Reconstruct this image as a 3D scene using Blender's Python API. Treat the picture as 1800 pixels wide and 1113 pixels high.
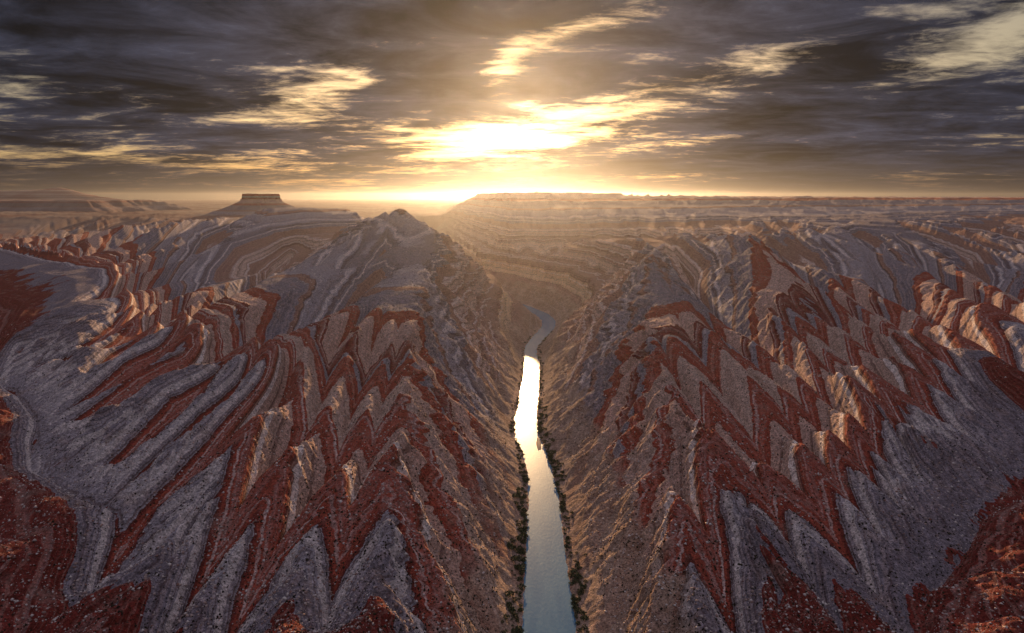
import bpy, math, random
import numpy as np
R_ = math.radians
U = 450.0                      # metres: height of the viewpoint above the river; terrain is laid out in these units
sc = bpy.context.scene
for o in list(bpy.data.objects):
    bpy.data.objects.remove(o)

# ------------------------------------------------------------------ camera
cam_d = bpy.data.cameras.new('camera'); cam = bpy.data.objects.new('camera', cam_d)
sc.collection.objects.link(cam); sc.camera = cam
cam.location = (0, 0, U); cam.rotation_euler = (R_(80), 0, 0)
cam_d.sensor_width = 36; cam_d.lens = 23.88; cam_d.clip_start = 1; cam_d.clip_end = 400000

# ------------------------------------------------------------------ light and view
SUN_EL, SUN_AZ = 8.3, 0.6      # degrees above the horizon, degrees right of +Y
sun_d = bpy.data.lights.new('sun', 'SUN'); sun = bpy.data.objects.new('sun', sun_d)
sc.collection.objects.link(sun)
sun_d.energy = 4.6; sun_d.angle = R_(0.6); sun_d.color = (1.0, 0.62, 0.30)
sun.rotation_euler = (R_(-(90 - SUN_EL)), 0, R_(-SUN_AZ))
sc.view_settings.view_transform = 'Standard'; sc.view_settings.look = 'None'
sc.view_settings.gamma = 1; sc.view_settings.use_curve_mapping = False
sc.view_settings.exposure = 0.2
cy = sc.cycles
cy.use_denoising = True
try:
    cy.denoiser = 'OPENIMAGEDENOISE'
except Exception:
    pass
cy.max_bounces = 3; cy.diffuse_bounces = 2; cy.glossy_bounces = 2; cy.volume_bounces = 0
cy.transparent_max_bounces = 4
cy.sample_clamp_indirect = 4
cy.use_adaptive_sampling = False

# ------------------------------------------------------------------ node helper
class V:
    """a scalar or vector socket with arithmetic"""
    def __init__(s, nt, sock): s.nt, s.k = nt, sock
    def _m(s, op, *a):
        n = s.nt.nodes.new('ShaderNodeMath'); n.operation = op
        for i, q in enumerate((s,) + a):
            if isinstance(q, V): s.nt.links.new(q.k, n.inputs[i])
            else: n.inputs[i].default_value = q
        return V(s.nt, n.outputs[0])
    def __add__(s, o): return s._m('ADD', o)
    __radd__ = __add__
    def __sub__(s, o): return s._m('SUBTRACT', o)
    def __rsub__(s, o): return (s * -1.0) + o
    def __mul__(s, o): return s._m('MULTIPLY', o)
    __rmul__ = __mul__
    def __truediv__(s, o): return s._m('DIVIDE', o)
    def p(s, o): return s._m('POWER', o)
    def f(s, op, *a): return s._m(op, *a)
    def clamp(s): 
        r = s._m('ADD', 0.0); r.k.node.use_clamp = True; return r
    def sm(s, a, b, lo=0.0, hi=1.0, kind='SMOOTHSTEP'):
        n = s.nt.nodes.new('ShaderNodeMapRange'); n.interpolation_type = kind
        s.nt.links.new(s.k, n.inputs[0])
        for i, q in enumerate((a, b, lo, hi)): n.inputs[i + 1].default_value = q
        return V(s.nt, n.outputs[0])
def comb(nt, x, y, z):
    n = nt.nodes.new('ShaderNodeCombineXYZ')
    for i, q in enumerate((x, y, z)):
        if isinstance(q, V): nt.links.new(q.k, n.inputs[i])
        else: n.inputs[i].default_value = q
    return V(nt, n.outputs[0])
def sep(nt, v):
    n = nt.nodes.new('ShaderNodeSeparateXYZ'); nt.links.new(v.k, n.inputs[0])
    return [V(nt, o) for o in n.outputs]
def noise(nt, vec, scale, detail=4, rough=0.55, dist=0.0, dim='3D', w=None):
    n = nt.nodes.new('ShaderNodeTexNoise'); n.noise_dimensions = dim
    if vec is not None and dim != '1D': nt.links.new(vec.k, n.inputs['Vector'])
    if w is not None: nt.links.new(w.k, n.inputs['W'])
    n.inputs['Scale'].default_value = scale; n.inputs['Detail'].default_value = detail
    n.inputs['Roughness'].default_value = rough; n.inputs['Distortion'].default_value = dist
    return V(nt, n.outputs[0])
def vscale(nt, vec, s):
    n = nt.nodes.new('ShaderNodeVectorMath'); n.operation = 'MULTIPLY'
    nt.links.new(vec.k, n.inputs[0]); n.inputs[1].default_value = s
    return V(nt, n.outputs[0])
def mix(nt, fac, a, b, mode='MIX'):
    n = nt.nodes.new('ShaderNodeMix'); n.data_type = 'RGBA'; n.blend_type = mode
    for idx, q in ((0, fac), (6, a), (7, b)):
        if isinstance(q, V): nt.links.new(q.k, n.inputs[idx])
        elif idx == 0: n.inputs[0].default_value = q
        else: n.inputs[idx].default_value = (*q, 1)
    return V(nt, n.outputs[2])
def ramp(nt, fac, stops, interp='LINEAR'):
    n = nt.nodes.new('ShaderNodeValToRGB'); nt.links.new(fac.k, n.inputs[0])
    cr = n.color_ramp; cr.interpolation = interp
    while len(cr.elements) < len(stops): cr.elements.new(0.5)
    for e, (p, c) in zip(cr.elements, sorted(stops, key=lambda q: q[0])):
        e.position = p; e.color = (*c, 1)
    return V(nt, n.outputs[0])
def material(name):
    m = bpy.data.materials.new(name); m.use_nodes = True
    return m, m.node_tree, m.node_tree.nodes['Principled BSDF']

# ------------------------------------------------------------------ world: evening sky with broken cloud
w = bpy.data.worlds.new('World'); sc.world = w; w.use_nodes = True
w.cycles.sampling_method = 'MANUAL'; w.cycles.sample_map_resolution = 512
nt = w.node_tree; bg = nt.nodes['Background']
tc = nt.nodes.new('ShaderNodeTexCoord'); dirv = V(nt, tc.outputs['Generated'])
dx, dy, dz = sep(nt, dirv)
sky = nt.nodes.new('ShaderNodeTexSky'); sky.sky_type = 'NISHITA'; sky.sun_disc = False
sky.sun_elevation = R_(SUN_EL); sky.sun_rotation = R_(SUN_AZ); sky.altitude = 1400
sky.air_density = 1.2; sky.dust_density = 3.0; sky.ozone_density = 1.0
skyc = vscale(nt, V(nt, sky.outputs[0]), (0.066, 0.052, 0.041))
az = dx.f('ARCTAN2', dy); el = dz.f('ARCSINE')
# cloud deck: direction projected on a level sheet
inv = (dz.f('ABSOLUTE') + 0.075)
px, py = dx / inv, dy / inv
pv = comb(nt, px, py * 0.9, 0.0)
big = noise(nt, pv, 0.45, 3, 0.5, 0.3)
mid = noise(nt, comb(nt, px * 0.8, py, 3.0), 1.5, 8, 0.62, 0.5)
fine = noise(nt, comb(nt, px * 0.7, py, 9.0), 5.0, 7, 0.7, 0.8)
rip = noise(nt, comb(nt, px * 0.5 + py * .25, py, 5.0), 13.0, 4, 0.6, 0.4)
dens = big * 0.5 + mid * 0.55 + fine * 0.34 + rip * .14 - .13
def blob(a, e, ra, re, tilt, amp):
    """a hole (amp < 0) or a bank (amp > 0) of cloud at azimuth a, elevation e (degrees)"""
    mp = nt.nodes.new('ShaderNodeMapping'); mp.vector_type = 'TEXTURE'; nt.links.new(azel.k, mp.inputs['Vector'])
    mp.inputs['Location'].default_value = (R_(a), R_(e), 0); mp.inputs['Rotation'].default_value = (0, 0, R_(tilt)); mp.inputs['Scale'].default_value = (R_(ra), R_(re), 1)
    d = nt.nodes.new('ShaderNodeVectorMath'); d.operation = 'DOT_PRODUCT'
    nt.links.new(mp.outputs[0], d.inputs[0]); nt.links.new(mp.outputs[0], d.inputs[1])
    g = V(nt, d.outputs['Value']).f('MULTIPLY', -1.4427)
    return V(nt, _pow2(g)) * amp
def _pow2(g):
    n = nt.nodes.new('ShaderNodeMath'); n.operation = 'POWER'; n.inputs[0].default_value = 2.0
    nt.links.new(g.k, n.inputs[1]); return n.outputs[0]
azel = comb(nt, az, el, 0.0)
for b in [(0.5, 4.6, 8, 1.2, 3, -0.24), (-15, 8.2, 5.2, 1.7, 22, -0.13), (-.5, 10.4, 2.6, 1.5, 40, -0.12), (5, 13.2, 4.5, .9, 14, -.13), (2.5, 12, 3, 1.2, 20, -.07), (12, 8.6, 3, .5, 4, -.09), (5, 6.6, 4, .4, 3, -.08), (-9, 9.3, 5, .5, 10, -.08), (14, 4.2, 12, .35, 5, -.09), (8, 13, 4, 1.1, 15, -0.10),
          (35, 10.3, 9, 1.5, 20, -0.17), (19, 9.8, 4, 0.9, 8, -0.10), (-28, 7, 9, .7, -4, -0.07), (-24, 2.4, 10, .8, -3, -.12),
          (-30, 13, 16, 5, 0, 0.16), (22, 14.5, 14, 2.6, 14, 0.14), (24, 6.5, 18, 2.2, 10, 0.16), (-9, 9.5, 5, 1.6, 25, .06), (30, 1.6, 16, 1.4, 6, .1)]:
    dens = dens + blob(*b)
cover = dens.sm(0.41, 0.64)
# how near the sun
sd = (math.sin(R_(SUN_AZ)), math.cos(R_(SUN_AZ)) * math.cos(R_(5.0)), math.sin(R_(5.0)))
dotn = nt.nodes.new('ShaderNodeVectorMath'); dotn.operation = 'DOT_PRODUCT'
nt.links.new(dirv.k, dotn.inputs[0]); dotn.inputs[1].default_value = sd
ang = V(nt, dotn.outputs['Value']).f('MINIMUM', 1.0).f('ARCCOSINE') * (180 / math.pi)
g1 = ((ang / 3.6) * (ang / 3.6) * -1.0).f('EXPONENT')
g2 = (ang / -9.0).f('EXPONENT')
g3 = (ang / -24.0).f('EXPONENT')
def scol(v, c): return vscale(nt, comb(nt, v, v, v), c)
def vadd(*vs):
    r = vs[0]
    for q in vs[1:]:
        n = nt.nodes.new('ShaderNodeVectorMath'); n.operation = 'ADD'
        nt.links.new(r.k, n.inputs[0]); nt.links.new(q.k, n.inputs[1]); r = V(nt, n.outputs[0])
    return r
clear = vadd(skyc, scol(g1, (1.7, 1.2, 0.55)), scol(g2, (.5, 0.33, 0.14)), scol(g3, (0.42, 0.30, 0.17)))
shade = mid.sm(0.34, 0.66, 2.1, 0.25, 'LINEAR') * fine.sm(.3, .7, 1.25, .75, 'LINEAR')
thick = dens.sm(0.60, 0.95, 1.0, 0.55)
base = vadd(scol(shade * thick, (0.016, 0.019, 0.034)), scol(shade * thick * dz.sm(.30, .95, 0.0, 8.4, 'LINEAR') * ((ang / -40.0).f('EXPONENT') * 1.5 + .75), (0.035, 0.0345, 0.042)))   # overhead cloud above the view brightened, more towards the sun, to light the land
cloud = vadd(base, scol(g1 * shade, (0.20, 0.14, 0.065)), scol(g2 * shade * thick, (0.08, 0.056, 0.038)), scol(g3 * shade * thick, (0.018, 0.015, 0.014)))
veil = vadd(scol(g3 * 0.0 + 1.0, (.024, .020, .022)), scol(g3, (.14, .095, .055)), scol(g2, (.30, .20, .085)))
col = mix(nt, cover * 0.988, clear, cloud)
col = mix(nt, el.f('ABSOLUTE').sm(0.0, R_(4.2), .85, 0.0), col, veil)      # air thickens towards the horizon
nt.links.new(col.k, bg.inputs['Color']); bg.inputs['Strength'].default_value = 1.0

# ------------------------------------------------------------------ noise in numpy
rng = np.random.default_rng(7)
_p = rng.permutation(256); _p = np.concatenate([_p, _p])
_a = rng.random(256) * 2 * np.pi; _gx, _gy = np.cos(_a), np.sin(_a)
def perlin(x, y, seed=0):
    x = x + seed * 17.31; y = y - seed * 9.77
    xi = np.floor(x).astype(np.int64); yi = np.floor(y).astype(np.int64)
    xf, yf = x - xi, y - yi
    u = xf * xf * xf * (xf * (xf * 6 - 15) + 10); v = yf * yf * yf * (yf * (yf * 6 - 15) + 10)
    xi &= 255; yi &= 255
    def g(ix, iy, fx, fy):
        h = _p[_p[ix & 255] + (iy & 255)]
        return _gx[h] * fx + _gy[h] * fy
    a = g(xi, yi, xf, yf); b = g(xi + 1, yi, xf - 1, yf)
    c = g(xi, yi + 1, xf, yf - 1); d = g(xi + 1, yi + 1, xf - 1, yf - 1)
    return ((a + u * (b - a)) + v * ((c + u * (d - c)) - (a + u * (b - a)))) * 1.4
def fbm(x, y, o=4, seed=0, rough=.5, ridged=False):
    s = 0; a = 1; n = 0
    for i in range(o):
        q = perlin(x, y, seed + i)
        s = s + a * ((1 - 2 * np.abs(q)) if ridged else q); n += a
        a *= rough; x = x * 2.03; y = y * 2.03
    return s / n
def sstep(a, b, x):
    t = np.clip((x - a) / (b - a), 0, 1); return t * t * (3 - 2 * t)
def smin(a, b, k):
    h = np.clip(.5 + .5 * (b - a) / k, 0, 1); return b + (a - b) * h - k * h * (1 - h)

# ------------------------------------------------------------------ lie of the land (unit U)
_xs = np.linspace(0, 1.3, 27)
def bow(x):                                        # how far the front of the dome draws back to either side
    a = np.abs(x)
    l = np.interp(a, np.r_[_xs, 2.2, 3.6, 8, 40], np.r_[.42 * _xs ** 2, 1.69, 3.8, 7.4, 12])
    r = np.interp(a, np.r_[_xs, 2.1, 10, 40], np.r_[.42 * _xs ** 2, 1.43, 1.43 + .5 * 7.9, 9])
    return np.where(x < 0, l, r)
RX = [-2, 0, .6, 1.0, 1.16, 1.76, 2.63, 3.77, 5.1, 6.3, 7.5, 9, 11.3, 14]
RZ = [.04, .055, .08, .14, .2, .3, .36, .45, .58, .60, .62, .75, .97, 1.0]
def bump(x, y, cx, cy, rx, ry, amp, p=1.0):
    return amp * np.exp(-(((x - cx) / rx) ** 2 + ((y - cy) / ry) ** 2) ** p)
def rise(x, y):
    ye = y - bow(x)
    z = np.interp(ye, RX, RZ)
    # behind the left shoulder the land falls to a wide plain
    side = sstep(-.045, -.11, x / np.maximum(y, .1))
    back = np.interp(ye, [-9, 5.2, 6.2, 7.2, 9, 12, 400], [9, 9, .74, .64, .55, .5, .5])
    z = z * (1 - side * sstep(6.5, 9, y)) + np.minimum(z, back) * side * sstep(6.5, 9, y)
    far = sstep(16, 40, y)
    z = z * (1 - far) + np.where(x < -.045 * y, .62, .93) * far
    z = z + (.03 + .045 * fbm(x * 2.2, y * .5, 4, 171)) * np.exp(-((x - .5) / 1.4) ** 2) * sstep(8.5, 11, y) * sstep(16, 12, y) - .05 * sstep(1.8, 3.2, x) * sstep(9, 12, y)
    z = z + bump(x, y, -1.2, 6.0, .66, .8, .30, 1.4) + bump(x, y, -1.55, 8.2, .30, .35, .17, .8)
    z = z + bump(x, y, .95, 5.0, .34, .7, .28) + bump(x, y, 1.85, 5.45, .26, .4, .22, .9) + bump(x, y, 1.85, 5.1, .45, 1.1, .16) + bump(x, y, 3.1, 6.6, .6, 1.1, .12)
    z = z + bump(x, y, -2.35, 6.0, .62, 1.2, -.20) + bump(x, y, 2.55, 5.5, .5, 1.0, -.10) + bump(x, y, 1.38, 5.4, .22, .8, -.10)
    z = z + bump(x, y, -3.4, 8.8, 2.2, .9, .24) + bump(x, y, .35, 7.6, 1.1, 1.3, -.16)
    return z
# the column of beds, oldest first: height of the base of each, and its rock
BED_TABLE = [(-1.5, 'BROWN'), (-1.2, 'CREAM'), (-1.1, 'BROWN'), (-1.0, 'TAN'), (-.92, 'BROWN'), (-.85, 'TAN'), (-.80, 'BROWN'), (-.74, 'DGREY'), (-.68, 'GREY'), (-.585, 'BROWN'), (-.565, 'DGREY'),
        (-.47, 'RED'), (-.43, 'PINK'), (-.355, 'DRED'), (-.32, 'GREY'), (-.285, 'RED'), (-.245, 'TAN'), (-.15, 'RED'), (-.12, 'PINK'), (-.07, 'TAN'),
        (-.03, 'WHITE'), (-.010, 'BROWN'), (.002, 'RED'), (.038, 'DRED'), (.050, 'GREY'), (.095, 'DGREY'), (.13, 'DEEP'), (.18, 'DRED'), (.23, 'DEEP')]
# the river: centre line x, y and half width
RIV = np.array([(.06, -.2, .07), (.07, .6, .07), (.084, 1.2, .066), (.087, 1.43, .064), (.093, 1.7, .058), (.101, 1.97, .054), (.107, 2.17, .050), (.104, 2.35, .046), (.092, 2.55, .046),
                (.062, 2.75, .050), (.064, 3.0, .050), (.085, 3.3, .047), (.104, 3.65, .046), (.121, 4.0, .046), (.120, 4.3, .040), (.130, 4.5, .042), (.2, 4.83, .05), (.285, 5.2, .052), (.30, 5.5, .055), (.26, 5.78, .055),
                (.15, 6.1, .055), (.02, 6.4, .055), (-.25, 6.8, .055), (-.7, 7.6, .055), (-1.0, 9, .06), (-1.5, 12, .06), (-2.2, 16, .06)])
GULLY = [  # (slope of its sides, [(x, y, depth below the ramp), ...]) from the head down
 (.85, [(-.53, 3.19, -.02), (-.484, 2.62, .045), (-.411, 1.72, .055), (-.387, 1.48, .05), (-.369, 1.2, .04)]),
 (.85, [(-.64, 3.42, -.02), (-.624, 2.85, .05), (-.534, 1.91, .06), (-.548, 1.57, .06), (-.569, 1.2, .05)]),
 (.80, [(-.735, 3.6, -.01), (-.80, 3.0, .06), (-.67, 2.12, .06), (-.707, 1.75, .06), (-.70, 1.2, .05)]),
 (.70, [(-.88, 5.0, -.03), (-.933, 4.48, .06), (-1.10, 3.81, .09), (-1.2, 3.5, .1), (-1.305, 2.98, .09), (-1.506, 2.75, .06), (-1.6, 2.4, .04)]),
 (.75, [(-.89, 3.0, -.02), (-.86, 2.34, .055), (-.90, 2.03, .06), (-.988, 1.7, .05), (-.99, 1.4, .04)]),
 (.75, [(-1.05, 2.9, -.02), (-1.04, 2.3, .05), (-1.1, 1.95, .05), (-1.13, 1.7, .04)]),
 (.70, [(-1.2, 2.75, .0), (-1.22, 2.4, .05), (-1.25, 2.0, .04)]),
 (.95, [(-2.4, 7.6, -.02), (-2.25, 6.6, .06), (-2.0, 5.44, .08), (-1.86, 4.3, .12), (-1.855, 3.62, .09), (-1.86, 2.9, .05)]),
 (.75, [(-1.62, 3.5, -.01), (-1.66, 3.0, .05), (-1.72, 2.5, .03)]),
 (.70, [(-1.45, 3.2, -.01), (-1.48, 2.8, .04), (-1.5, 2.4, .04)]),
 (.70, [(-2.5, 5.6, -.05), (-2.3, 4.62, .08), (-2.2, 3.73, .06), (-2.12, 3.1, .03)]),
 (.70, [(-2.0, 4.5, -.03), (-2.02, 3.8, .06), (-2.0, 3.2, .03)]),
 (.65, [(-3.2, 7.7, -.05), (-2.95, 5.8, .10), (-2.85, 4.6, .05)]),
 (.65, [(-2.6, 6.2, -.05), (-2.5, 5.0, .07), (-2.4, 4.0, .04)]),
 (.85, [(.462, 2.26, -.02), (.452, 1.975, .04), (.456, 1.68, .055), (.484, 1.5, .055), (.451, 1.1, .04)]),
 (.80, [(.66, 2.94, -.02), (.641, 2.475, .045), (.629, 2.11, .055), (.67, 1.94, .06), (.695, 1.777, .06), (.70, 1.2, .04)]),
 (.80, [(.823, 3.45, -.02), (.816, 2.34, .055), (.791, 1.92, .06), (.823, 1.74, .06), (.849, 1.3, .04)]),
 (.80, [(.948, 3.26, -.02), (.98, 2.46, .055), (.935, 1.87, .06), (.956, 1.5, .04)]),
 (.75, [(1.5, 6.4, -.02), (1.36, 5.2, .16), (1.22, 4.08, .17), (1.219, 3.24, .11), (1.175, 2.45, .07), (1.166, 2.07, .06), (1.22, 1.75, .04)]),
 (.80, [(1.05, 4.0, -.03), (1.03, 3.3, .05), (1.07, 2.7, .05), (1.06, 2.1, .05), (1.08, 1.7, .04)]),
 (.75, [(1.464, 3.9, -.02), (1.40, 3.0, .06), (1.363, 2.5, .06), (1.43, 2.1, .04)]),
 (.75, [(1.6, 4.0, -.02), (1.57, 3.1, .06), (1.6, 2.5, .05), (1.65, 2.2, .03)]),
 (.75, [(1.9, 4.8, -.03), (1.75, 3.6, .07), (1.75, 2.9, .06), (1.816, 2.4, .04)]),
 (.70, [(2.5, 6.65, -.03), (2.1, 4.7, .12), (1.95, 3.6, .08), (1.95, 2.9, .05), (2.0, 2.5, .03)]),
 (.70, [(2.3, 5.0, -.03), (2.2, 4.0, .07), (2.15, 3.2, .05)]),
 (.70, [(3.3, 6.6, -.03), (2.7, 4.8, .10), (2.45, 3.8, .08), (2.3, 2.9, .04)]),
 (.70, [(4.1, 7.4, -.03), (3.4, 5.4, .11), (3.05, 4.4, .08), (2.8, 3.4, .04)]),
 (.65, [(5.4, 8.6, -.03), (4.2, 6.0, .13), (3.6, 4.7, .08), (3.2, 3.6, .04)]),
 (.40, [(-2.9, 3.6, .05), (-2.1, 2.79, .06), (-1.8, 2.48, .06), (-1.55, 2.07, .06), (-1.315, 1.87, .06), (-1.07, 1.7, .06), (-.95, 1.45, .06), (-.98, 1.3, .05), (-1.1, .9, .05)]),
 (.45, [(2.3, 2.6, .02), (1.85, 2.25, .05), (1.55, 1.95, .05), (1.35, 1.8, .05), (1.1, 1.55, .05), (.95, 1.42, .05), (.8, 1.2, .05), (.72, .8, .04)]),
]
_r = random.Random(4)
for _x in list(np.arange(-7.5, -3.2, .55)) + list(np.arange(4.6, 10, .6)):    # smaller draws on the far slopes
    _x += _r.uniform(-.15, .15); _s = bow(np.array([_x]))[0]; _k = 1 if _x > 0 else -1
    GULLY.append((.6, [(_x + _k * .5, 6.7 + _s, -.04), (_x + _k * .15, 5.2 + _s, .12), (_x, 4.2 + _s, .12), (_x - _k * .15, 3.2 + _s, .08), (_x - _k * .25, 2.2 + _s, .03)]))
for _i in range(14):                                                            # draws down the face of the mesa behind the bend
    _x = -.4 + _i * .28 + _r.uniform(-.08, .08)
    GULLY.append((.5, [(_x * 1.25, 10.6, -.03), (_x * 1.15, 9.2, .05), (_x + .05, 7.8, .09), (_x * .9, 7.0, .10)]))

for _k, _a, _b in ((-1, .75, 2.2), (1, .75, 3.4)):
    _x = _a
    while _x < _b:
        _x += _r.uniform(.13, .26); _q = _k * _x; _s = bow(np.array([_q]))[0]; _t = _r.uniform(5.2, 6.2)
        GULLY.append((.6, [(_q * 1.12, _t + _s, -.02), (_q * 1.06, _t - .6 + _s, .05), (_q + _r.uniform(-.06, .06), _t - 1.3 + _s, .055), (_q, _t - 2.0 + _s, .0)]))
def seg_dist(x, y, P):
    """distance to a polyline, arc length there, index-interpolated third column, side"""
    best = np.full(x.shape, 1e9); T = np.zeros_like(x); Wd = np.zeros_like(x); S = np.zeros_like(x); acc = 0.0
    for (x0, y0, w0), (x1, y1, w1) in zip(P[:-1], P[1:]):
        ex, ey = x1 - x0, y1 - y0; L2 = ex * ex + ey * ey; L = math.sqrt(L2)
        t = np.clip(((x - x0) * ex + (y - y0) * ey) / L2, 0, 1)
        qx, qy = x - x0 - t * ex, y - y0 - t * ey
        d = qx * qx + qy * qy; m = d < best
        best = np.where(m, d, best); T = np.where(m, acc + t * L, T); Wd = np.where(m, w0 + t * (w1 - w0), Wd)
        S = np.where(m, np.sign(ex * qy - ey * qx), S); acc += L
    return np.sqrt(best), T, Wd, S
def tri(u): 
    f = u - np.floor(u); return 1 - np.abs(2 * f - 1)
LX = [-8, -3, 1.0, 3.3, 4.3, 5.2, 6.2, 60]; LZ = [-3.2, -1.7, 0, .95, 1.22, 1.35, 1.40, 1.40]
def bed(x, y):                                    # height of the reference bed
    return np.interp(y - bow(x), LX, LZ)
# hardness: pale beds stand out as ledges, red and dark ones weather back
_sg = np.linspace(-1.7, 1.2, 6000); _hr = np.random.default_rng(11)
HARD = {'WHITE': 1.3, 'TAN': .8, 'PINK': .5, 'CREAM': .9, 'GREY': .3, 'DGREY': -.2, 'BROWN': -.3, 'RED': -.9, 'DRED': -1.1, 'DEEP': 0.}
_bp = np.array([q[0] for q in BED_TABLE]); _bh = np.array([HARD[q[1]] for q in BED_TABLE])
_hard = _bh[np.clip(np.searchsorted(_bp, _sg) - 1, 0, len(_bp) - 1)]
for per, a in ((.06, .5), (.022, .6), (.009, .4)):
    k = np.arange(-1.8, 1.3, per); k = k + _hr.uniform(-.35, .35, k.size) * per
    v = _hr.uniform(-1, 1, k.size); _hard = _hard + a * v[np.clip(np.searchsorted(k, _sg), 0, k.size - 1)]
_slope = np.exp(.8 * _hard); _T = np.cumsum(_slope) / np.mean(_slope) * (_sg[1] - _sg[0])
_off = _T - _sg; _w = 160; _off = _off - np.convolve(np.pad(_off, _w, 'edge'), np.ones(2 * _w + 1) / (2 * _w + 1), 'valid')

print('ledge offset std', float(_off[1500:4500].std()), float(np.abs(_off[1500:4500]).max()))

def land(x, y):
    x0, y0 = x, y
    wx = .03 * perlin(x * 2.2, y * 1.3, 3) + .004 * fbm(x * 9, y * 6, 2, 5); wy = .04 * perlin(x * 2, y * 1.5, 8)
    x = x + wx * sstep(.08, .4, np.abs(x - .09)); y = y + wy
    R0 = rise(x, y)
    z = R0 + .035 + .02 * fbm(x * 3, y * 2, 3, 21)
    for gi, (m, P) in enumerate(GULLY):
        P = np.array(P); r = .9
        k = (x > P[:, 0].min() - r) & (x < P[:, 0].max() + r) & (y > P[:, 1].min() - r) & (y < P[:, 1].max() + r)
        k = np.where(k)[0]
        if k.size == 0: continue
        zb = rise(P[:, 0], P[:, 1]) - P[:, 2] * (.8 + .7 * ((gi * .618) % 1)) * (1.2 if m > .5 else .8)
        m = m * (.75 + .4 * ((gi * .381) % 1)) * 1.12
        d, t, zz, s = seg_dist(x[k], y[k], np.c_[P[:, :2], zb])
        wob = .5 + ((gi * .77) % 1); far = 1 + .12 * np.hypot(P[:, 0].mean(), P[:, 1].mean())
        r1 = np.abs(perlin((t + .9 * d) / (.17 * far) + s * 3.7 + gi * 1.31, d * 3 + gi * 5.3, 31)) * 1.5
        r2 = np.abs(perlin((t + .8 * d) / (.045 * far) + s * 5.1 + gi * 2.1, d * 9 + gi * 3.1, 33)) * 1.5
        dd = np.minimum(d, .35)
        h = zz + m * d - .006 + np.minimum(d, .02) * .3 + dd * wob * (.20 * (r1 - .4) + .15 * (r2 - .4))
        z[k] = smin(z[k], h, .026)
    # broken ground higher up
    hi = sstep(4.2, 5.5, y - bow(x)) * sstep(60, 20, y)
    z = z + hi * (.04 * fbm(x * 1.8, y * 1.8, 6, 91, .58, True) - .012)
    z = z + sstep(1.9, 3.2, x) * sstep(4.0, 5.5, y - bow(x)) * sstep(22, 12, y) * (.10 * fbm(x * .7 + .3, y * .55, 4, 181, .5, True) - .03)
    # foothills in front of the dome
    ye = y - bow(x); fh = sstep(1.25, .8, ye) * sstep(.25, .55, np.abs(x - .08))
    z = z + fh * (.035 * fbm(x * 3.0, y * 2.6, 3, 41, .45, True) + .007 * fbm(x * 9, y * 5, 3, 43, .5, True) + .002 * fbm(x * 16, y * 16, 3, 44, .5, True))
    # the canyon
    d, t, wd, s = seg_dist(x0, y0, RIV)
    d = d + .006 * perlin(x0 * 14, y0 * 14, 51) + .003 * perlin(x0 * 40, y0 * 40, 52)
    dd = d - wd
    r1 = np.abs(perlin((t - .45 * dd) / .23 + s * 7.2, dd * 2.2 + s * 3.3, 61)) * 1.5; r2 = np.abs(perlin((t - .35 * dd) / .07 + s * 4.1, dd * 5 + s * 1.7, 62)) * 1.5
    r3 = np.abs(perlin((t - .3 * dd) / .025 + s * 4.1, dd * 14 + s * 1.7, 63)) * 1.5
    kk = np.where(s > 0, .86, .84)
    kk = np.where(y0 > 6.7, .8, kk)
    bank = np.clip(dd, -1, .03)
    up = np.maximum(dd - .03, 0); u2 = np.minimum(up, .5)
    zc = bank * .35 + up * kk + u2 * (.16 * (r1 - .4) + .08 * (r2 - .4) + .05 * (r3 - .4)) + .012 * fbm(x0 * 8, y0 * 8, 4, 66) * sstep(0, .15, up)
    zc = np.where(dd < 0, np.maximum(dd * .6, -.02), zc)
    z = smin(z, zc, .015) + np.where(zc < .02, .004, 0) * 0
    inland = sstep(.0, .12, dd)
    z = z + inland * (.0045 * fbm(x0 * 22, y0 * 14, 4, 71, .55, True) + .0022 * fbm(x0 * 90, y0 * 70, 3, 75))
    L = bed(x0, y0) + .03 * fbm(x0 * .9, y0 * .7, 3, 81)
    L = L + .10 * np.exp(-(((x0 + 1.22) / .8) ** 2 + ((y0 - 6.1) / .8) ** 2))
    # low on the left flank (and partly on the right) the beds lie almost along the slope
    Rs = np.interp(y0 - bow(x0), RX, RZ)
    Lz = Rs - .075 - .04 * (2.1 - np.clip(ye, .6, 2.6))
    wz = np.maximum(sstep(-.72, -1.0, x0) * sstep(2.75, 2.0, ye), .55 * sstep(1.15, 1.5, x0) * sstep(2.6, 1.9, ye)) * sstep(.9, 1.15, ye)
    L = L * (1 - wz) + Lz * wz - .05 * sstep(.42, .62, x0) * sstep(1.8, 1.35, ye)
    st = z - L
    o = np.interp(st, _sg, _off)
    plain = sstep(9, 16, np.hypot(x0, y0)) * (1 - sstep(-.12, -.04, x0 / np.maximum(y0, .1)))
    amp = (.62 + .7 * sstep(3.9, 5.4, ye) + .6 * sstep(6.3, 7.5, y0)) * inland * (1 - plain)
    z2 = z + o * amp
    z2 = np.where(dd < 0, z, z2)
    tal = sstep(.26, .05, up + .10 * fbm(x0 * 3, y0 * 2, 4, 95) + .05 * fbm(x0 * 14, y0 * 10, 3, 97)) * np.where(s > 0, .55, .9) * (zc < z + .02) * (dd > 0)
    return z2, z2 - L, dd, ye, plain, inland, tal

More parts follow.
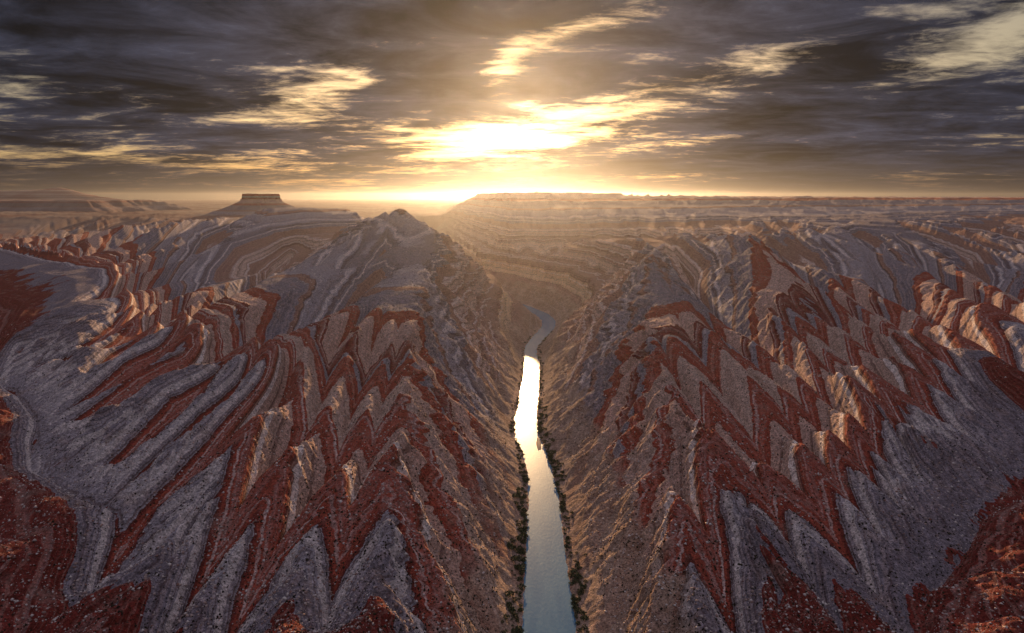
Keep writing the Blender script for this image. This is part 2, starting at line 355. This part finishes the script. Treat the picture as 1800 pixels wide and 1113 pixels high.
# fan-shaped mesh: fine near by, coarser with distance
NA, NR1, NR2 = 1080, 900, 160
ang_ = np.radians(np.linspace(-50, 50, NA))
rad = np.r_[np.exp(np.linspace(math.log(.85), math.log(8.5), NR1, endpoint=False)), np.exp(np.linspace(math.log(8.5), math.log(100), NR2))]
A, D = np.meshgrid(ang_, rad); X = (D * np.sin(A)).ravel(); Y = (D * np.cos(A)).ravel()
Z, ST, DD, YE, PL, INL, TAL = land(X, Y)
nr = rad.size
_S2 = ST.reshape(D.shape); _gr = np.gradient(_S2, axis=0) / np.gradient(rad)[:, None]; _ga = np.gradient(_S2, axis=1) / (D * (ang_[1] - ang_[0]))
EDGE = np.clip(np.hypot(_gr, _ga) / .6, .12, 1).ravel()         # how steeply the ground cuts across the beds
co = np.c_[X, Y, Z] * U
ii, jj = np.meshgrid(np.arange(nr - 1), np.arange(NA - 1), indexing='ij')
v0 = (ii * NA + jj).ravel(); quads = np.c_[v0, v0 + 1, v0 + NA + 1, v0 + NA]
cx, cy_ = X[v0], Y[v0]; cye, cdd, cst = YE[v0], DD[v0], ST[v0]
rx_ = np.interp(cy_, RIV[:, 1], RIV[:, 0]); left = cx < rx_
reg = np.full(v0.size, 7)
reg[left & (cye > 1.05) & (cye < 6.6) & (cx > -2.1)] = 0
reg[~left & (cye > 1.05) & (cx < 1.9) & (cy_ < 6.45)] = 1
fl = (cst > .16) & (cye < 1.6)
reg[left & (cye <= 1.05) & (cy_ < 4)] = 2; reg[~left & (cye <= 1.05) & (cy_ < 4)] = 3
reg[~left & (cy_ >= 6.45) & (cy_ < 13) & (cx < 2.6)] = 4
reg[left & (cye > 2.2) & (cye < 8.5) & (cx <= -2.1)] = 5
reg[~left & (cye > 1.05) & (cx >= 1.9) & (cy_ < 6.45)] = 6
reg[~left & (cx >= 1.9) & (cy_ >= 6.45) & (cy_ < 15) & (reg == 7)] = 8
NAMES = ['ridge_left', 'ridge_right', 'foothill_left', 'foothill_right', 'mesa', 'hills_far_left', 'hills_right', 'desert_plain', 'plateau']

# ------------------------------------------------------------------ rock material: colour follows the beds
def srgb(r, g, b):
    f = lambda c: (c / 255 / 12.92) if c / 255 <= .04045 else ((c / 255 + .055) / 1.055) ** 2.4
    return (f(r), f(g), f(b))
RED = srgb(150, 68, 54); DRED = srgb(122, 52, 46); DEEP = srgb(116, 46, 40); GREY = srgb(150, 138, 144); DGREY = srgb(128, 116, 124)
TAN = srgb(190, 157, 143); PINK = srgb(190, 152, 138); WHITE = srgb(228, 208, 200); BROWN = srgb(150, 110, 98); CREAM = srgb(206, 172, 140)
BEDS = [(q, globals()[c]) for q, c in BED_TABLE]
S0, S1 = -1.55, .5
def rock_material():
    m, nt, b = material('layered_rock')
    at = nt.nodes.new('ShaderNodeAttribute'); at.attribute_name = 'strata'; st = V(nt, at.outputs['Fac'])
    ap = nt.nodes.new('ShaderNodeAttribute'); ap.attribute_name = 'plain'; pl = V(nt, ap.outputs['Fac'])
    tcn = nt.nodes.new('ShaderNodeTexCoord'); pos = V(nt, tcn.outputs['Object'])
    n1 = noise(nt, pos, .018, 5, .6); n2 = noise(nt, pos, .13, 4, .68); n3 = noise(nt, pos, .40, 3, .75)
    s = st + (n1 - .5) * .009 + (n2 - .5) * .007
    u = (s - S0) * (1 / (S1 - S0))
    stops = []
    for i, (p, c) in enumerate(BEDS): stops.append(((p - S0) / (S1 - S0), c))
    c = ramp(nt, u, stops, 'CONSTANT')
    # thin beds inside every layer
    b1 = noise(nt, None, 70.0, 3, .7, dim='1D', w=s); b2 = noise(nt, None, 260.0, 2, .6, dim='1D', w=s)
    ac = nt.nodes.new('ShaderNodeAttribute'); ac.attribute_name = 'cut'; cut = V(nt, ac.outputs['Fac'])
    v = b1.sm(.3, .7, .80, 1.18, 'LINEAR') * b2.sm(.3, .7, .86, 1.14, 'LINEAR')
    c = mix(nt, cut, c, mix(nt, 1.0, c, comb(nt, v, v, v), 'MULTIPLY'))
    hue = b1.sm(.5, .62, 0, .25) * cut
    c = mix(nt, hue, c, TAN)
    b3 = noise(nt, None, 46.0, 2, .5, dim='1D', w=s + 7.0)
    c = mix(nt, b3.sm(.63, .68, 0, .6) * cut * s.sm(.08, .13, 1.0, .25), c, WHITE); c = mix(nt, b3.sm(.36, .31, 0, .6) * cut, c, srgb(84, 56, 54))
    ta = nt.nodes.new('ShaderNodeAttribute'); ta.attribute_name = 'talus'
    tf = (V(nt, ta.outputs['Fac']) + (n1 - .5) * .5).sm(.25, .6, 0, .85)
    c = mix(nt, tf * V(nt, ta.outputs['Fac']).sm(.02, .1), c, mix(nt, n1.sm(.35, .65), srgb(150, 120, 102), srgb(176, 148, 130)))
    # rubble, dust and scrub
    dust = noise(nt, pos, .03, 5, .6).sm(.52, .72, 0, .45)
    c = mix(nt, dust, c, srgb(158, 130, 120))
    gr = n3.sm(.28, .72, .30, 1.9, 'LINEAR') * n2.sm(.25, .75, .50, 1.5, 'LINEAR')
    c = mix(nt, 1.0, c, comb(nt, gr, gr, gr), 'MULTIPLY')
    scrub = n3.sm(.36, .28, 0, .55)
    c = mix(nt, scrub, c, srgb(70, 62, 50))
    pc = mix(nt, noise(nt, pos, .002, 6, .6).sm(.35, .65), srgb(128, 92, 84), srgb(150, 128, 116))
    c = mix(nt, pl, c, pc)
    nt.links.new(c.k, b.inputs['Base Color']); b.inputs['Roughness'].default_value = .95
    b.inputs['Specular IOR Level'].default_value = .12
    bp = nt.nodes.new('ShaderNodeBump'); bp.inputs['Strength'].default_value = .9; bp.inputs['Distance'].default_value = 5
    hsum = n2 * 1.0 + n3 * .45
    nt.links.new(hsum.k, bp.inputs['Height']); nt.links.new(bp.outputs[0], b.inputs['Normal'])
    return m
ROCK = rock_material()
def link(o, parent=None):
    sc.collection.objects.link(o)
    if parent: o.parent = parent
    return o
def mesh_np(name, verts, faces, mat, attrs=None):
    me = bpy.data.meshes.new(name); n = faces.shape[1]
    me.vertices.add(len(verts)); me.vertices.foreach_set('co', np.ascontiguousarray(verts, dtype=np.float32).ravel())
    me.loops.add(faces.size); me.loops.foreach_set('vertex_index', np.ascontiguousarray(faces, dtype=np.int32).ravel())
    me.polygons.add(len(faces)); me.polygons.foreach_set('loop_start', np.arange(0, faces.size, n, dtype=np.int32))
    me.update(calc_edges=True)
    for k, v in (attrs or {}).items():
        a = me.attributes.new(k, 'FLOAT', 'POINT'); a.data.foreach_set('value', np.ascontiguousarray(v, dtype=np.float32))
    if mat: me.materials.append(mat)
    return bpy.data.objects.new(name, me)
LABELS = {'ridge_left': 'banded red and grey ridge of zigzag beds left of the river', 'ridge_right': 'banded red and tan ridge of zigzag beds right of the river',
          'foothill_left': 'dark red foothills in the near left corner', 'foothill_right': 'dark red foothills in the near right corner',
          'mesa': 'hazy golden mesa with level ledges behind the river bend', 'hills_far_left': 'curved ledgy hills in front of the butte on the left',
          'hills_right': 'streaked red and brown slopes at the right edge', 'desert_plain': 'wide flat desert plain reaching the horizon', 'plateau': 'dark level plateau along the right horizon'}
for r, nm in enumerate(NAMES):
    q = quads[reg == r]
    if not len(q): continue
    used, inv_ = np.unique(q, return_inverse=True)
    o = link(mesh_np(nm, co[used], inv_.reshape(q.shape), ROCK, {'strata': ST[used], 'plain': PL[used], 'cut': EDGE[used], 'talus': TAL[used]}))
    o['kind'] = 'structure'; o['label'] = LABELS[nm]

# ------------------------------------------------------------------ river
m, nt, b = material('river_water')
tcn = nt.nodes.new('ShaderNodeTexCoord'); pos = V(nt, tcn.outputs['Object'])
b.inputs['Base Color'].default_value = (*srgb(128, 164, 168), 1); b.inputs['Roughness'].default_value = .20; b.inputs['IOR'].default_value = 1.33
bp = nt.nodes.new('ShaderNodeBump'); bp.inputs['Strength'].default_value = .35; bp.inputs['Distance'].default_value = .5
h = noise(nt, vscale(nt, pos, (1, .45, 1)), .35, 4, .6)
silt = noise(nt, vscale(nt, pos, (.06, .010, 1)), 1.0, 5, .6).sm(.35, .65)
wc = mix(nt, silt, srgb(70, 118, 150), srgb(88, 132, 158)); nt.links.new(wc.k, b.inputs['Base Color'])
nt.links.new(h.k, bp.inputs['Height']); nt.links.new(bp.outputs[0], b.inputs['Normal'])
P = []
for i in range(len(RIV) - 1):
    for k in range(4):
        f = k / 4; P.append(RIV[i] * (1 - f) + RIV[i + 1] * f)
P = np.array(P); T = np.gradient(P[:, :2], axis=0); T /= np.linalg.norm(T, axis=1)[:, None]; Nn = np.c_[-T[:, 1], T[:, 0]]
rv = []
for off in (-1, -.33, .33, 1):
    rv.append(np.c_[P[:, :2] + Nn * (off * (P[:, 2] + .03))[:, None], np.zeros(len(P))])
rv = np.concatenate(rv) * U; n = len(P); fa = []
for c in range(3):
    for i in range(n - 1): fa.append((c * n + i, (c + 1) * n + i, (c + 1) * n + i + 1, c * n + i + 1))
o = link(mesh_np('river', rv, np.array(fa)[:, ::-1], m)); o['kind'] = 'structure'; o['label'] = 'pale river running up the middle of the canyon'

m_sand, nt, b = material('wet_sand'); tcn = nt.nodes.new('ShaderNodeTexCoord')
wc = mix(nt, noise(nt, V(nt, tcn.outputs['Object']), .3, 4, .6).sm(.3, .7), srgb(150, 122, 104), srgb(182, 152, 132)); nt.links.new(wc.k, b.inputs['Base Color']); b.inputs['Roughness'].default_value = .8
for (bx_, by_, rx_s, ry_s, lab) in ((.110, 2.66, .009, .07, 'narrow sand bar against the right bank where the river narrows'),):
    th = np.linspace(0, 2 * np.pi, 40, endpoint=False); vs = []
    for k_, z_ in ((1.25, -.004), (1.0, .0012), (.7, .0026), (.35, .0034)):
        kk_ = k_ * (1 + .22 * perlin(np.cos(th) * 2 + by_, np.sin(th) * 2, 5)); vs.append(np.c_[bx_ + rx_s * kk_ * np.cos(th), by_ + ry_s * kk_ * np.sin(th), th * 0 + z_])
    f_ = [(i * 40 + j, i * 40 + (j + 1) % 40, (i + 1) * 40 + (j + 1) % 40, (i + 1) * 40 + j) for i in range(3) for j in range(40)]
    me = bpy.data.meshes.new('sandbar'); me.from_pydata((np.concatenate(vs) * U).tolist(), [], f_ + [tuple(range(120, 160))]); me.materials.append(m_sand)
    o = link(bpy.data.objects.new('sandbar', me)); o['kind'] = 'structure'; o['label'] = lab

# ------------------------------------------------------------------ butte on the left horizon, far mountains, far mesa
def ring_mesh(name, rings, mat, seed, n=96, attrs=True, cap=False):
    """rings: (radius x, radius y, height, roughness); closed round surface"""
    th = np.linspace(0, 2 * np.pi, n, endpoint=False); vs = []
    for i, (rx, ry, zz, ro) in enumerate(rings):
        k = 1 + ro * (fbm(np.cos(th) * 3, np.sin(th) * 3, 3, seed) + .8 * fbm(np.cos(th) * 12, np.sin(th) * 12 + i * .15, 2, seed + 3))
        vs.append(np.c_[rx * k * np.cos(th), ry * k * np.sin(th), zz + .012 * fbm(np.cos(th) * 5 + i, np.sin(th) * 5, 3, seed + 7)])
    V_ = np.concatenate(vs) * U; f = []
    for i in range(len(rings) - 1):
        for j in range(n):
            k = (j + 1) % n; f.append((i * n + j, i * n + k, (i + 1) * n + k, (i + 1) * n + j))
    if cap:
        V_ = np.r_[V_, [[0, 0, V_[-n:, 2].mean()]]]; c = len(V_) - 1
        for j in range(n): f.append(((len(rings) - 1) * n + j, (len(rings) - 1) * n + (j + 1) % n, c, c))
        f = [q for q in f if q[2] != q[3]], [q[:3] for q in f if q[2] == q[3]]
        me = bpy.data.meshes.new(name); me.from_pydata(V_.tolist(), [], f[0] + f[1]); me.materials.append(mat)
        for kk, vv in (('strata', V_[:, 2] / U - 1.3), ('plain', V_[:, 2] * 0)):
            a = me.attributes.new(kk, 'FLOAT', 'POINT'); a.data.foreach_set('value', np.ascontiguousarray(vv, dtype=np.float32))
        return bpy.data.objects.new(name, me)
    return mesh_np(name, V_, np.array(f), mat, {'strata': V_[:, 2] / U - 1.3, 'plain': V_[:, 2] * 0 + .35})
bt = bpy.data.objects.new('butte', None); link(bt); bt.location = (-5.1 * U, 14 * U, 0)
bt['label'] = 'flat topped sandstone butte with steep cliff and spreading skirt on the left horizon'; bt['category'] = 'butte'
sk = [(1.9, 1.7, .40, .10), (1.35, 1.2, .56, .10), (.95, .85, .68, .10), (.68, .62, .78, .09), (.50, .46, .86, .08), (.43, .40, .90, .06)]
link(ring_mesh('talus_slope', sk, ROCK, 101), bt)
cl = [(.43, .40, .895, .06), (.40, .37, .93, .07), (.395, .365, .955, .08), (.375, .345, .96, .07), (.37, .34, 1.03, .08), (.362, .335, 1.035, .08), (.355, .33, 1.055, .07), (.30, .28, 1.06, .05)]
link(ring_mesh('cliff', cl, ROCK, 104, cap=True), bt)
def relief(name, x0, x1, y0, y1, fn, nx=160, ny=40, label=''):
    gx, gy = np.meshgrid(np.linspace(x0, x1, nx), np.linspace(y0, y1, ny)); gx, gy = gx.ravel(), gy.ravel()
    z = fn(gx, gy); i, j = np.meshgrid(np.arange(ny - 1), np.arange(nx - 1), indexing='ij'); v = (i * nx + j).ravel()
    o = link(mesh_np(name, np.c_[gx, gy, z] * U, np.c_[v, v + 1, v + nx + 1, v + nx], ROCK, {'strata': z - 1.3, 'plain': z * 0 + .7}))
    o['kind'] = 'structure'; o['label'] = label
def f_mt(x, y):
    e = np.clip(1 - ((y - 31) / 3) ** 2, 0, 1)
    h = np.interp(x, [-33, -28, -24, -22, -20.6, -19, -17, -13], [.5, .85, .85, .95, 1.05, .72, .45, .0])
    return .35 + e * h * (1 + .14 * fbm(x * .5, y * .5, 5, 131))
relief('mountain_range', -33, -13, 28, 34, f_mt, label='low dusky mountains far off on the left horizon')
def f_ms(x, y):
    edge = np.minimum(np.minimum(x + 22, -10.8 - x), np.minimum(y - 18, 24 - y)) + .8 * fbm(x * .6, y * .6, 4, 141)
    return .40 + .30 * sstep(0, .8, edge) + .20 * sstep(.75, 1.1, edge) + .03 * fbm(x * .9, y * .9, 3, 144)
relief('mesa_far_left', -23, -10, 17, 25, f_ms, 260, 120, 'long low mesa under the mountains on the left horizon')

# ------------------------------------------------------------------ loose rock and scrub on the slopes
def scatter(name, n, size, mat, seed, mask, flat=.75):
    r = np.random.default_rng(seed); c = np.where(mask)[0]; idx = r.choice(c, n)
    base = np.array([(1, 0, 0), (-.5, .87, 0), (-.5, -.87, 0), (.1, .1, 1), (.2, -.1, -.7)], float)
    f0 = np.array([(0, 1, 3), (1, 2, 3), (2, 0, 3), (1, 0, 4), (2, 1, 4), (0, 2, 4)])
    sz = size[0] * (size[1] / size[0]) ** (r.random(n) ** 2.2)
    rot = r.uniform(0, 6.28, n); cs, sn = np.cos(rot), np.sin(rot)
    v = base[None] * (1 + r.uniform(-.35, .35, (n, 5, 3))) * sz[:, None, None]; v[:, :, 2] *= flat
    x = v[:, :, 0] * cs[:, None] - v[:, :, 1] * sn[:, None]; y = v[:, :, 0] * sn[:, None] + v[:, :, 1] * cs[:, None]
    jit = r.uniform(-.0012, .0012, (n, 2)) * U
    jit *= 0
    P_ = np.stack([x, y, v[:, :, 2]], 2) + co[idx][:, None, :]; 
    F_ = (f0[None] + (np.arange(n) * 5)[:, None, None]).reshape(-1, 3)
    o = link(mesh_np(name, P_.reshape(-1, 3), F_, mat, {'strata': np.repeat(ST[idx], 5), 'tint': np.repeat(r.random(n), 5)})); o['kind'] = 'stuff'
    return o
def tint_material(name, a, b_, c_, keep):
    m, nt, b = material(name)
    t = nt.nodes.new('ShaderNodeAttribute'); t.attribute_name = 'tint'; tv = V(nt, t.outputs['Fac'])
    c = ramp(nt, tv, [(0, a), (.5, b_), (1, c_)])
    nt.links.new(c.k, b.inputs['Base Color']); b.inputs['Roughness'].default_value = .9; b.inputs['Specular IOR Level'].default_value = .1
    return m
dist = np.hypot(X, Y); clump = fbm(X * 2.5, Y * 2.5, 4, 151) + .5 * fbm(X * 12, Y * 12, 2, 155)
rnd = np.random.default_rng(5).random(X.size)
ok = (INL > .6) & (dist < 5.2) & (np.abs(A.ravel()) < .72)
o = scatter('loose_rocks', 60000, (.55, 2.7), tint_material('loose_rock', srgb(140, 100, 90), srgb(186, 162, 154), srgb(232, 218, 212), 0), 21, ok & (clump + .5 * rnd > .12)); o['label'] = 'pale loose rocks strewn over the slopes'; o['category'] = 'rocks'
o = scatter('desert_scrub', 56000, (.5, 1.9), tint_material('dry_scrub', srgb(30, 26, 24), srgb(46, 40, 34), srgb(66, 58, 46), 0), 22, ok & (clump - .4 * rnd < -.05), 1.0); o['label'] = 'dark dry scrub dotted over the slopes'; o['category'] = 'scrub'

# ------------------------------------------------------------------ shrubs on the river banks
m_leaf, nt, b = material('shrub_leaf')
tcn = nt.nodes.new('ShaderNodeTexCoord'); oi = nt.nodes.new('ShaderNodeObjectInfo')
lv = noise(nt, V(nt, tcn.outputs['Object']), 1.2, 3, .6).sm(.3, .7)
c = mix(nt, lv, (.030, .042, .016), (.085, .105, .040))
nt.links.new(c.k, b.inputs['Base Color']); b.inputs['Roughness'].default_value = .8
def shrub_arrays(seed):
    r = np.random.default_rng(seed); n = 110
    th = r.uniform(0, 6.28, n); u = r.uniform(-.25, 1, n); rr = r.uniform(.45, 1.0, n) ** .6
    lob = 1 + .28 * np.sin(th * 3 + seed) + .15 * np.sin(th * 5 + 2 * seed)
    cen = np.c_[rr * lob * np.sqrt(1 - u * u * .9) * np.cos(th), rr * lob * np.sqrt(1 - u * u * .9) * np.sin(th), .55 + .62 * rr * u * (1 + .2 * np.sin(th * 2 + seed))]
    a = r.normal(0, 1, (n, 3)); a /= np.linalg.norm(a, axis=1)[:, None]; b2 = np.cross(a, r.normal(0, 1, (n, 3))); b2 /= np.linalg.norm(b2, axis=1)[:, None]
    s = r.uniform(.14, .28, n)[:, None]
    v = np.stack([cen - a * s, cen + b2 * s * .7, cen + a * s, cen - b2 * s * .7], 1).reshape(-1, 3)
    f = np.arange(n * 4).reshape(-1, 4)
    st = []; sf = []
    for k in range(5):                              # stems
        e = np.array([.5 * math.cos(k * 1.3), .5 * math.sin(k * 1.3), .7]); b0 = len(v) + len(st)
        st += [(-.04, 0, -.15), (.04, 0, -.15), tuple(e + [.02, 0, 0]), tuple(e - [.02, 0, 0])]; sf.append((b0, b0 + 1, b0 + 2, b0 + 3))
    return np.r_[v, np.array(st)], np.r_[f, np.array(sf)]
SH = [shrub_arrays(k) for k in range(6)]
SHM = []
for v, f in SH:
    t_ = mesh_np('riverside_shrub', v, f, m_leaf); SHM.append(t_.data); bpy.data.objects.remove(t_)
rr = random.Random(9); spots = []
RD = np.interp
dens_l = ([1.1, 1.5, 2.3, 2.45, 2.6, 2.9, 3.3, 4.2], [1, 1, 1, .5, .25, .5, .2, .12]); dens_r = ([1.1, 1.45, 1.75, 1.9, 2.15, 2.35, 3.1, 3.2, 4.2, 5], [.9, .7, .9, .5, .55, 1, 1, .5, .4, .3])
while len(spots) < 880:
    y = 1.12 + 3.9 * rr.random() ** 1.5; side = rr.choice((-1, 1)); dn = dens_l if side < 0 else dens_r
    if rr.random() > RD(y, *dn): continue
    wide = .012 + .040 * RD(y, *dn) * max(0., .5 + .35 * math.sin(y * 19 + side) + .3 * math.sin(y * 47 + 2 * side))
    off = RD(y, RIV[:, 1], RIV[:, 2]) + .003 + wide * rr.random() ** 1.2
    x = RD(y, RIV[:, 1], RIV[:, 0]) + side * off
    spots.append((x, y, side, 1.6 + 2.9 * rr.random() ** 1.6 * (.6 + .4 * RD(y, *dn))))
sx = np.array([q[0] for q in spots]); sy = np.array([q[1] for q in spots]); szz = land(sx, sy)[0]
order = sorted(range(len(spots)), key=lambda i: -spots[i][3] / spots[i][1])
mv, mf, nb = [], [], 0
for rank, i in enumerate(order):
    x, y, side, r_ = spots[i]; k = i % 6; z = max(szz[i], .001)
    if rank < 300:
        o = bpy.data.objects.new('riverside_shrub', SHM[k]); link(o)
        o.location = (x * U, y * U, z * U - .1 * r_); o.scale = (r_, r_, r_ * rr.uniform(.8, 1.25)); o.rotation_euler = (0, 0, rr.uniform(0, 6.28))
        bank = 'left' if side < 0 else 'right'
        reach = 'beside the wide blue water nearest the viewer' if y < 1.75 else ('below the narrows of the river' if y < 2.45 else ('beside the narrows and the sand bar' if y < 3.0 else 'beside the bright sunlit stretch of river'))
        o['label'] = 'dark green shrub on the %s bank %s' % (bank, reach)
        o['category'] = 'shrub'; o['group'] = '%s bank shrubs %s' % (bank, reach)
    else:
        v, f = SH[k]; a = rr.uniform(0, 6.28); c_, s_ = math.cos(a), math.sin(a)
        mv.append(np.c_[v[:, 0] * c_ - v[:, 1] * s_, v[:, 0] * s_ + v[:, 1] * c_, v[:, 2]] * r_ + np.array([x * U, y * U, z * U - .1 * r_])); mf.append(f + nb); nb += len(v)
o = link(mesh_np('riverbank_brush', np.concatenate(mv), np.concatenate(mf), m_leaf)); o['kind'] = 'stuff'; o['label'] = 'smaller green brush lining both river banks'; o['category'] = 'brush'

# ------------------------------------------------------------------ air
hz = bpy.data.materials.new('warm_haze'); hz.use_nodes = True; nt = hz.node_tree
nt.nodes.remove(nt.nodes['Principled BSDF'])
pvn = nt.nodes.new('ShaderNodeVolumePrincipled'); pvn.inputs['Color'].default_value = (.92, .92, .95, 1)
pvn.inputs['Density'].default_value = 1.1e-5; pvn.inputs['Anisotropy'].default_value = .86
nt.links.new(pvn.outputs[0], nt.nodes['Material Output'].inputs['Volume'])
bx = np.array([(x, y, z) for z in (-250, 660) for y in (-3000, 46500) for x in (-46500, 46500)], float)
bf = np.array([(0, 2, 3, 1), (4, 5, 7, 6), (0, 1, 5, 4), (2, 6, 7, 3), (0, 4, 6, 2), (1, 3, 7, 5)])
o = link(mesh_np('haze', bx, bf, hz)); o['kind'] = 'stuff'; o['label'] = 'warm evening haze filling the air of the canyon'; o['category'] = 'haze'
